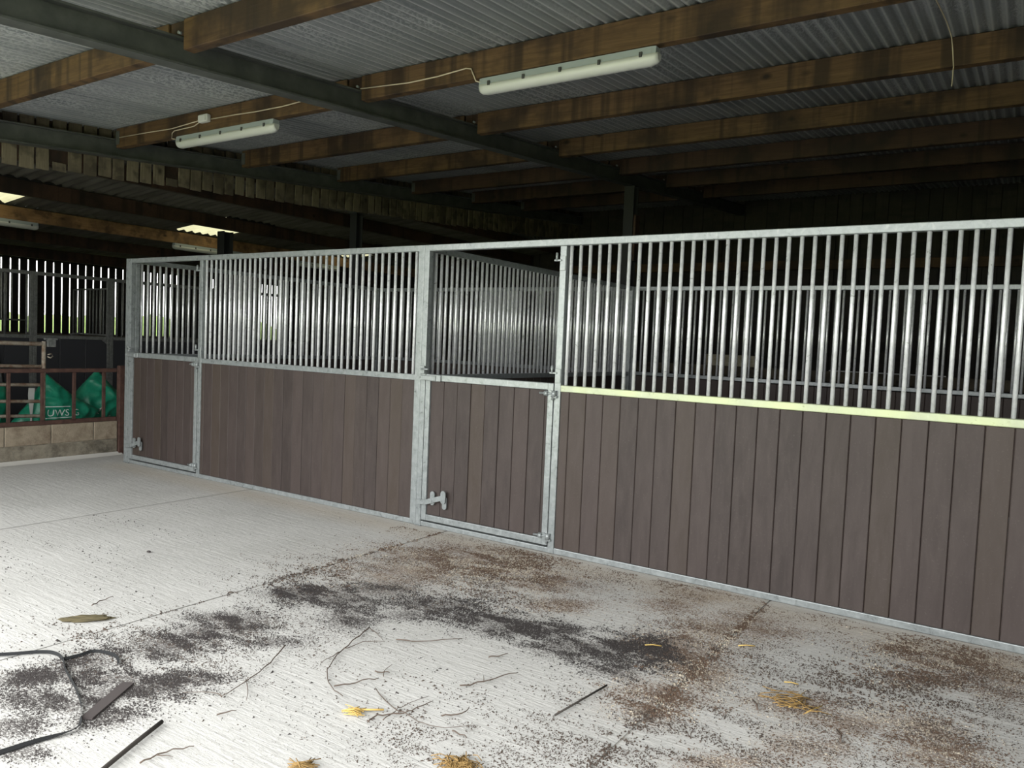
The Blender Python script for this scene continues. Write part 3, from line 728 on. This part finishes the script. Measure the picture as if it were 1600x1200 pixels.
# ------------------------------------------------------------------ green bags
def pillow(center, wy, h, th, rot, seed, tilt=0.0):
    """filled sack: wy wide (Y), h high, th thick (X), turned by rot in its own plane"""
    n = 44; V = []; F = []
    ca, sa = math.cos(rot), math.sin(rot)
    def P(u, v, s):
        b = max(0.0, (1-abs(u)**3.2)*(1-abs(v)**3.2))**.55
        pin = 1-.13*(abs(u)**2)*(abs(v)**2)*0-.10*(1-abs(v))*abs(u)**4-.10*(1-abs(u))*abs(v)**4
        y, z = u*wy/2*pin, v*h/2*pin
        q = Vector((y*3.1+seed, z*3.1, s*.7+seed*1.7))
        w_ = noise.noise(q)*.055+abs(noise.noise(q*2.3))*-.05
        x = s*(th/2*b+w_*min(1, b*2)+.004)
        y, z = y*ca-z*sa, y*sa+z*ca
        z += .03*noise.noise(q*.8+Vector((5, 0, 0)))
        return (center[0]+x-tilt*z, center[1]+y, max(.005, center[2]+z))
    idx = {}
    for s in (1, -1):
        for i in range(n+1):
            for j in range(n+1):
                key = (s, i, j)
                if s < 0 and (i in (0, n) or j in (0, n)): idx[key] = idx[(1, i, j)]; continue
                idx[key] = len(V); V.append(P(-1+2*i/n, -1+2*j/n, s))
    for s in (1, -1):
        for i in range(n):
            for j in range(n):
                f = (idx[(s, i, j)], idx[(s, i+1, j)], idx[(s, i+1, j+1)], idx[(s, i, j+1)])
                F.append(f if s > 0 else f[::-1])
    return mesh_np('sack', V, F, BAG, True)
def on_surface(me_bag, me, dx=.004):
    bv = BVHTree.FromPolygons([v.co.copy() for v in me_bag.vertices], [tuple(p.vertices) for p in me_bag.polygons])
    for v in me.vertices:
        hit = bv.ray_cast(Vector((-4.0, v.co.y, v.co.z)), Vector((-1, 0, 0)))
        v.co.x = hit[0].x+dx if hit[0] else -5.35
    me.update()
def text_mesh(s, size, y, z, rot=0.0):
    cu = bpy.data.curves.new('lettering', 'FONT'); cu.body = s; cu.size = size; cu.resolution_u = 3
    o = bpy.data.objects.new('lettering', cu); COL.objects.link(o)
    dg = bpy.context.evaluated_depsgraph_get(); me = bpy.data.meshes.new_from_object(o.evaluated_get(dg)); bpy.data.objects.remove(o)
    b = bmesh.new(); b.from_mesh(me); bmesh.ops.triangulate(b, faces=b.faces[:]); bmesh.ops.subdivide_edges(b, edges=b.edges[:], cuts=1); b.to_mesh(me); b.free()
    c, sn = math.cos(rot), math.sin(rot)
    for v in me.vertices:
        u, w_ = v.co.x, v.co.y; v.co = (0, y+u*c-w_*sn, z+u*sn+w_*c)
    me.materials.clear(); me.materials.append(PRINT); return me
def line_mesh(p, q, wd, n=24):
    (y0, z0), (y1, z1) = p, q; L = math.hypot(y1-y0, z1-z0); ny, nz = -(z1-z0)/L*wd/2, (y1-y0)/L*wd/2
    V = []; F = []
    for i in range(n+1):
        a = i/n; V += [(0, y0+(y1-y0)*a+ny, z0+(z1-z0)*a+nz), (0, y0+(y1-y0)*a-ny, z0+(z1-z0)*a-nz)]
    for i in range(n): F.append((2*i, 2*i+1, 2*i+3, 2*i+2))
    return mesh_np('printed_line', V, F, PRINT)
sacks = []
specs = [((-5.96, -.88, .30), 1.12, .76, .36, .18, 1.0, 'left green sack low behind the gate, with a white tape'),
         ((-5.62, .00, .36), .78, .72, .34, -.62, 4.2, 'middle green sack with white capital letters behind the railing'),
         ((-5.98, .62, .39), .66, .84, .34, -.75, 8.3, 'right green sack leaning beside the railing end post')]
for c_, wy, h, th, rot, seed, lab in specs:
    t = thing('feed_sack', lab, 'sack', 'green plastic sacks')
    me = pillow(c_, wy, h, th, rot, seed); obj('sack_body', me, t); sacks.append((t, me))
t, me = sacks[1]
for s_, sz, y, z, ro in (('UWS', .112, -.168, .390, .0), ('G', .11, .118, .392, -.1)):
    tm = text_mesh(s_, sz, y, z, ro); on_surface(me, tm); obj('printed_letters', tm, t)['label'] = 'white printed capital letters'
for p, q in (((-.24, .505), (.10, .497)), ((-.24, .368), (.12, .372))):
    lm = line_mesh(p, q, .009); on_surface(me, lm); obj('printed_line', lm, t)
t, me = sacks[2]
for s_, sz, y, z, ro in (('R', .10, .60, .345, 1.15), ('S', .08, .785, .29, 1.45)):
    tm = text_mesh(s_, sz, y, z, ro); on_surface(me, tm); obj('printed_letters', tm, t)['label'] = 'white printed capital letter on its side'
for p, q in (((.40, .42), (.488, .342)), ((.488, .342), (.489, .28)), ((.53, .36), (.66, .44))):
    lm = line_mesh(p, q, .016); on_surface(me, lm); obj('printed_line', lm, t)
t, me = sacks[0]
m = MB(); m.prism([(-.362, .725), (-.300, .725), (-.305, .60), (-.318, .48), (-.325, .40), (-.325, .30), (-.342, .30), (-.342, .42), (-.358, .54), (-.366, .64)], 'x', -5.50, -5.488); m.build('white_tape', WHITE, t)

# hedge outside the spaced boarding
hv = []; hf = []
n1, n2 = 120, 14
for i in range(n1+1):
    for j in range(n2+1):
        a = math.pi*j/n2; y = -12+i*.28
        q = Vector((y*.9, a*1.5, 0)); r_ = 1+.25*noise.noise(q)+.15*noise.noise(q*3)
        hv.append((-20-1.0*math.cos(a)*r_, y, max(-.1, (1.75+.5*noise.noise(Vector((y*.35, 3, 0))))*math.sin(a)**.7*r_)))
for i in range(n1):
    for j in range(n2):
        k = i*(n2+1)+j; hf.append((k, k+1, k+n2+2, k+n2+1))
tag(obj('field_hedge', mesh_np('field_hedge', hv, hf, HEDGE, True)), 'green field hedge glimpsed through the gaps of the far boarding', 'hedge')

# ------------------------------------------------------------------ things lying on the floor
def floor_pts(pts, z=.004): return [(x, y, z) for x, y in pts]
def ribbon(pts, widths, zs, th, name, mat):
    m = MB(); n = len(pts); rows = []
    for i, (x, y) in enumerate(pts):
        a = Vector(pts[max(0, i-1)]); b = Vector(pts[min(n-1, i+1)]); d = (b-a).normalized(); nx = Vector((-d.y, d.x))
        wd = widths[i]; tw = zs[i][1]
        off = nx*(wd/2*math.cos(tw)); up = wd/2*math.sin(tw); z = zs[i][0]+up
        rows.append([m.bm.verts.new(p) for p in ((x+off.x, y+off.y, z+up+th/2), (x-off.x, y-off.y, z-up+th/2), (x-off.x, y-off.y, z-up-th/2), (x+off.x, y+off.y, z+up-th/2))])
    for i in range(n-1):
        for k in range(4): m.bm.faces.new((rows[i][k], rows[i][(k+1) % 4], rows[i+1][(k+1) % 4], rows[i+1][k]))
    m.bm.faces.new(rows[0]); m.bm.faces.new(rows[-1][::-1])
    return m.build(name, mat)
def smooth_path(pts, sub=6):
    out = []
    P = [Vector((*p, 0)) for p in pts]; n = len(P)
    for i in range(n-1):
        p0, p1, p2, p3 = P[max(0, i-1)], P[i], P[i+1], P[min(n-1, i+2)]
        for k in range(sub):
            t_ = k/sub
            q = .5*((2*p1)+(p2-p0)*t_+(2*p0-5*p1+4*p2-p3)*t_**2+(3*p1-p0-3*p2+p3)*t_**3); out.append((q.x, q.y))
    out.append((P[-1].x, P[-1].y)); return out
sp_ = smooth_path([(-.4, -3.75), (-.05, -3.42), (.273, -3.093), (.369, -2.979), (.435, -2.943), (.523, -2.951), (.635, -2.996), (.844, -3.06), (1.004, -3.12), (1.1, -3.172)], 5)
n_ = len(sp_)
o = ribbon(sp_, [.012]*n_, [(.003, .5+.9*min(1, i/n_*1.6)) for i in range(n_)], .003, 'webbing_strap', STRAPM)
tag(o, 'black webbing strap curling on edge across the near concrete at lower left', 'strap')
sp2 = smooth_path([(1.1, -3.172), (1.165, -3.223), (1.137, -3.336), (1.12, -3.451), (1.09, -3.62), (1.05, -3.85)], 5)
n2_ = len(sp2); o2 = ribbon(sp2, [.014+.018*min(1, i/n2_*2.0) for i in range(n2_)], [(.004, 1.3*max(0, 1-i/n2_*3)) for i in range(n2_)], .003, 'strap_end', STRAPM); o2.parent = o
sp3 = smooth_path([(.53, -2.955), (.539, -2.885), (.548, -2.82), (.66, -2.794), (.753, -2.832)], 5)
o3 = ribbon(sp3, [.012]*len(sp3), [(.004, .8)]*len(sp3), .0025, 'strap_loop', STRAPM); o3.parent = o
m = MB(); m.prism([(1.094, -3.171), (.932, -2.914), (.972, -2.889), (1.134, -3.146)], 'z', .001, .008)
tag(m.build('wooden_slat', SLATM), 'short dark brown slat lying next to the black strap', 'slat')
m = MB(); m.tube([(1.60, -3.50, .012), (1.489, -3.28, .013), (1.42, -3.14, .012), (1.36, -3.01, .011)], .0085, 7)
tag(m.build('stick', STICKM), 'straight dark stick at the bottom edge left of the twigs', 'stick')
m = MB(); m.tube([(2.483, -2.047, .007), (2.524, -1.673, .007)], .0042, 6)
tag(m.build('stick', STICKM), 'thin straight rod beside the brown shavings right of the twigs', 'stick')
TW = {
 'long branching twig curving over the bare concrete near the middle': ([(1.285,-1.844),(1.334,-1.985),(1.391,-2.143),(1.454,-2.262),(1.531,-2.357),(1.633,-2.423),(1.722,-2.448)], [[(1.285,-1.844),(1.371,-1.875),(1.453,-1.925)], [(1.391,-2.143),(1.403,-2.22),(1.418,-2.291)], [(1.384,-2.113),(1.391,-1.995),(1.46,-1.92)]]),
 'thin straight twig just below the long curved twig': ([(1.629,-2.406),(1.674,-2.326),(1.72,-2.236)], []),
 'small forked twig between the curved twig and the rod': ([(1.66,-2.198),(1.716,-2.165)], [[(1.719,-2.206),(1.682,-2.158),(1.672,-2.101)]]),
 'single thin twig with an upturned tip left of the rod': ([(2.041,-2.081),(2.089,-1.983),(2.128,-1.875),(2.157,-1.814)], [[(2.09,-1.98),(2.06,-1.94)]]),
 'reddish crossed twigs in a tangle beside the yellow straw tuft': ([(1.953,-2.542),(1.942,-2.478),(2.001,-2.42),(2.026,-2.35),(2.033,-2.254)], [[(1.99,-2.5),(1.973,-2.417),(1.969,-2.37),(1.994,-2.231)], [(1.779,-2.32),(1.939,-2.393),(2.036,-2.404),(2.122,-2.42),(2.209,-2.398),(2.298,-2.305)]]),
 'short bent twig right of the crossed twigs': ([(2.141,-2.328),(2.191,-2.269),(2.183,-2.212)], []),
 'short straight twig near the bottom edge below the crossed twigs': ([(2.243,-2.398),(2.315,-2.404)], []),
 'tiny twig on the bare concrete above the upturned twig': ([(1.955,-1.759),(2.01,-1.671)], []),
 'pale thin twig lying above the forked twig': ([(1.494,-1.872),(1.599,-1.817),(1.727,-1.66)], []),
 'long thin twig left of the curved twig, bent at its end': ([(1.144,-2.252),(1.216,-2.376),(1.303,-2.563),(1.354,-2.749)], [[(1.354,-2.749),(1.298,-2.747),(1.205,-2.822)], [(1.328,-2.61),(1.40,-2.66),(1.458,-2.712)]]),
 'short curved twig on the clean concrete further left': ([(-.023,-2.537),(-.07,-2.453),(-.077,-2.389)], []),
 'branched twig at the bottom edge right of the dark stick': ([(1.549,-3.212),(1.558,-3.117),(1.599,-3.038)], [[(1.555,-3.15),(1.60,-3.12)]]),
 'short dark twig between the long twig and the dark stick': ([(1.463,-2.852),(1.498,-2.791)], []),
}
random.seed(11)
for lab, (main, br) in TW.items():
    pts = smooth_path(main, 4)
    P3 = [(x+random.uniform(-.003, .003), y+random.uniform(-.003, .003), .006+random.uniform(0, .008)) for x, y in pts]
    o = tag(MB().tube(P3, .0032, 5, .5).build('twig', TWIGM), lab, 'twig', 'twigs on the concrete floor')
    for b in br:
        bp = smooth_path(b, 3)
        MB().tube([(x, y, .006+random.uniform(0, .008)) for x, y in bp], .0022, 5, .4).build('side_twig', TWIGM, o)
def tuft(x, y, r, n, ang, spread, mat, lab, cat='straw', ln=.10):
    m = MB()
    for k in range(n):
        a = ang+random.gauss(0, spread); L = ln*random.uniform(.5, 1.2)
        px, py = x+random.gauss(0, r*.5), y+random.gauss(0, r*.5); z = random.uniform(.003, .02)
        m.tube([(px-math.cos(a)*L/2, py-math.sin(a)*L/2, z), (px, py, z+random.uniform(0, .006)), (px+math.cos(a)*L/2, py+math.sin(a)*L/2, .003+random.uniform(0, .012))], .0018, 4)
    return tag(m.build('straw_tuft', mat, None), lab, cat, None)
o = tuft(1.845, -2.515, .022, 30, .8, .4, STRAW, 'small yellow straw tuft with a long stalk, left of the crossed twigs', ln=.07)
MB().tube([(1.853, -2.492, .008), (1.927, -2.427, .006)], .004, 5).build('stalk', STRAW, o)
tuft(2.405, -2.575, .05, 170, .5, 1.2, STRAW2, 'round brown straw clump at the bottom edge near the middle', ln=.065)
tuft(1.995, -2.895, .022, 26, .9, .8, STRAW2, 'small brown straw wisp at the bottom edge left of the round clump')
tuft(3.22, -1.33, .09, 45, .6, .7, STRAW2, 'flat straw patch on the dusty concrete at the lower right')
for lab, a, b in (('yellow straw stalk above the flat straw patch', (3.135, -1.136), (3.193, -1.12)), ('yellow straw stalk on the left of the flat straw patch', (3.215, -1.376), (3.25, -1.28)), ('yellow straw stalk on the right of the flat straw patch', (3.284, -1.387), (3.326, -1.274)), ('pale straw stalk lying below the front rail in the brown shavings', (2.84, -.845), (2.909, -.796)), ('pale straw stalk lying across the dark crumbs', (2.467, -1.141), (2.538, -1.101))):
    tag(MB().tube([(*a, .006), ((a[0]+b[0])/2, (a[1]+b[1])/2, .010), (*b, .006)], .0028, 5).build('straw_stalk', STRAW), lab, 'straw', 'loose straw stalks')
for lab, a, b, c_ in (('dark curved twig at the lower right below the flat straw patch', (3.417, -1.456), (3.44, -1.50), (3.447, -1.547)), ('thin dark twig left of the flat straw patch', (3.074, -1.406), (3.10, -1.44), (3.116, -1.481))):
    tag(MB().tube([(*a, .006), (*b, .008), (*c_, .005)], .0035, 5).build('twig', TWIGM), lab, 'twig', 'twigs on the concrete floor')
# dried clump
m = MB(); bmesh.ops.create_icosphere(m.bm, subdivisions=3, radius=1.0)
for v in m.bm.verts:
    q = v.co*2.2; s = 1+.45*noise.noise(q)
    u = v.co*s; v.co = (.122+u.x*.030+u.y*.075, -2.639+u.x*-.02+u.y*.085, max(0, .004+u.z*.016))
tag(m.build('dried_clump', MANURE), 'flat olive brown dried clump on the clean concrete at the left', 'clump')
# small dung crumbs on the clean floor
random.seed(5)
for lab, x, y, r in (('tiny dark dropping on the floor left of the slab joint', -.75, -1.78, .012),):
    m = MB(); bmesh.ops.create_icosphere(m.bm, subdivisions=2, radius=r); 
    for v in m.bm.verts: v.co = (x+v.co.x*1.3, y+v.co.y, max(0, .006+v.co.z*.6))
    tag(m.build('dropping', CRUMB_D), lab, 'dropping')

# loose crumbs and shavings: real chips, nobody could count them
def chips(name, lab, mat, XY, size, elong, h):
    n = len(XY); a = RNG.uniform(0, 2*np.pi, n); s = size*RNG.lognormal(0, .38, n); e = RNG.uniform(*elong, n)
    base = np.array([[-1, -.45], [1, -.35], [.1, .6]])
    V = np.zeros((n, 4, 3), np.float32)
    for k in range(3):
        u, v = base[k, 0]*s*e, base[k, 1]*s+RNG.normal(0, .15, n)*s
        V[:, k, 0] = XY[:, 0]+u*np.cos(a)-v*np.sin(a); V[:, k, 1] = XY[:, 1]+u*np.sin(a)+v*np.cos(a); V[:, k, 2] = -.006
    V[:, 3, 0] = XY[:, 0]; V[:, 3, 1] = XY[:, 1]; V[:, 3, 2] = s*h*RNG.uniform(.5, 1.3, n)
    I = np.arange(n)[:, None]*4
    F = np.concatenate([I+np.array([[0, 1, 3]]), I+np.array([[1, 2, 3]]), I+np.array([[2, 0, 3]])]).astype(np.int32)
    return tag(obj(name, mesh_np(name, V.reshape(-1, 3), F, mat)), lab, 'debris', None, 'stuff')
def fbm(x, y, sx, sy, seed):
    out = np.empty(len(x), np.float32)
    for i in range(len(x)):
        q = Vector((x[i]*sx+seed, y[i]*sy, seed)); out[i] = noise.noise(q)+.5*noise.noise(q*2.1)+.3*noise.noise(q*4.3)
    return out
def scatter(blobs, n, sx, sy, seed, bias, grow=1.15):
    wts = np.array([b[2]*b[4] for b in blobs]); wts /= wts.sum()
    c = RNG.choice(len(blobs), n, p=wts); b = np.array(blobs)[c]
    u = RNG.normal(0, .75*grow, n)*b[:, 2]; v = RNG.normal(0, .75*grow, n)*b[:, 4]
    x = b[:, 0]+u*np.cos(b[:, 3])-v*np.sin(b[:, 3]); y = b[:, 1]+u*np.sin(b[:, 3])+v*np.cos(b[:, 3])
    k = (RNG.uniform(0, 1, n) < np.clip(.5+bias+1.9*fbm(x, y, sx, sy, seed), .05, 1)) & (y < -.04); return np.stack([x[k], y[k]], 1)
dk = scatter(DARK, 95000, 6, 13, 3.3, -.12, 1.3)
stray = np.stack([RNG.uniform(-2.0, 4.3, 26000), RNG.uniform(-3.9, -.1, 26000)], 1)
pr = np.clip(.25+.9*fbm(stray[:, 0], stray[:, 1], 1.6, 3.2, 9.1), .03, 1)*np.clip((-.4-stray[:, 1])*.6, .12, 1)
stray = stray[RNG.uniform(0, 1, len(stray)) < pr]
chips('dark_crumbs', 'dark rubbery crumbs strewn in patches over the near concrete', CRUMB_D, np.concatenate([dk, stray]), .0030, (.8, 2.0), .5)
bn = scatter(BROWN, 70000, 5, 10, 6.6, -.1, 1.4)
edge = np.stack([RNG.uniform(-.5, 4.4, 5000), -.04-np.abs(RNG.normal(0, .13, 5000))], 1)
edge = edge[fbm(edge[:, 0], edge[:, 1], 2.5, 4, 2.2) > .0]
MIX = [(2.7, -2.1, .45, .67, .28), (3.3, -1.65, .5, .67, .26), (3.55, -1.0, .4, .67, .25), (3.95, -.75, .3, .68, .3), (1.5, -.85, .6, .7, .25), (2.3, -2.5, .3, .67, .14), (.6, -1.2, .5, .7, .3), (.9, -2.4, .5, .69, .3), (2.9, -.9, .3, .69, .25)]
mx = scatter(MIX, 70000, 4, 10, 8.2, -.08, 1.2)
chips('mixed_crumbs', 'fine brown black crumbs sprinkled thinly over the near concrete', CRUMB_M, mx, .0025, (1.0, 2.8), .4)
chips('brown_shavings', 'brown shavings and fibres spread in front of the right stable', CRUMB_B, np.concatenate([bn, edge]), .0027, (1.2, 3.6), .4)
pl = scatter(BROWN, 26000, 4, 8, 1.6, .1, 1.4)
chips('pale_shavings', 'pale wood shavings mixed among the brown ones', CRUMB_P, pl, .0026, (1.0, 2.4), .4)
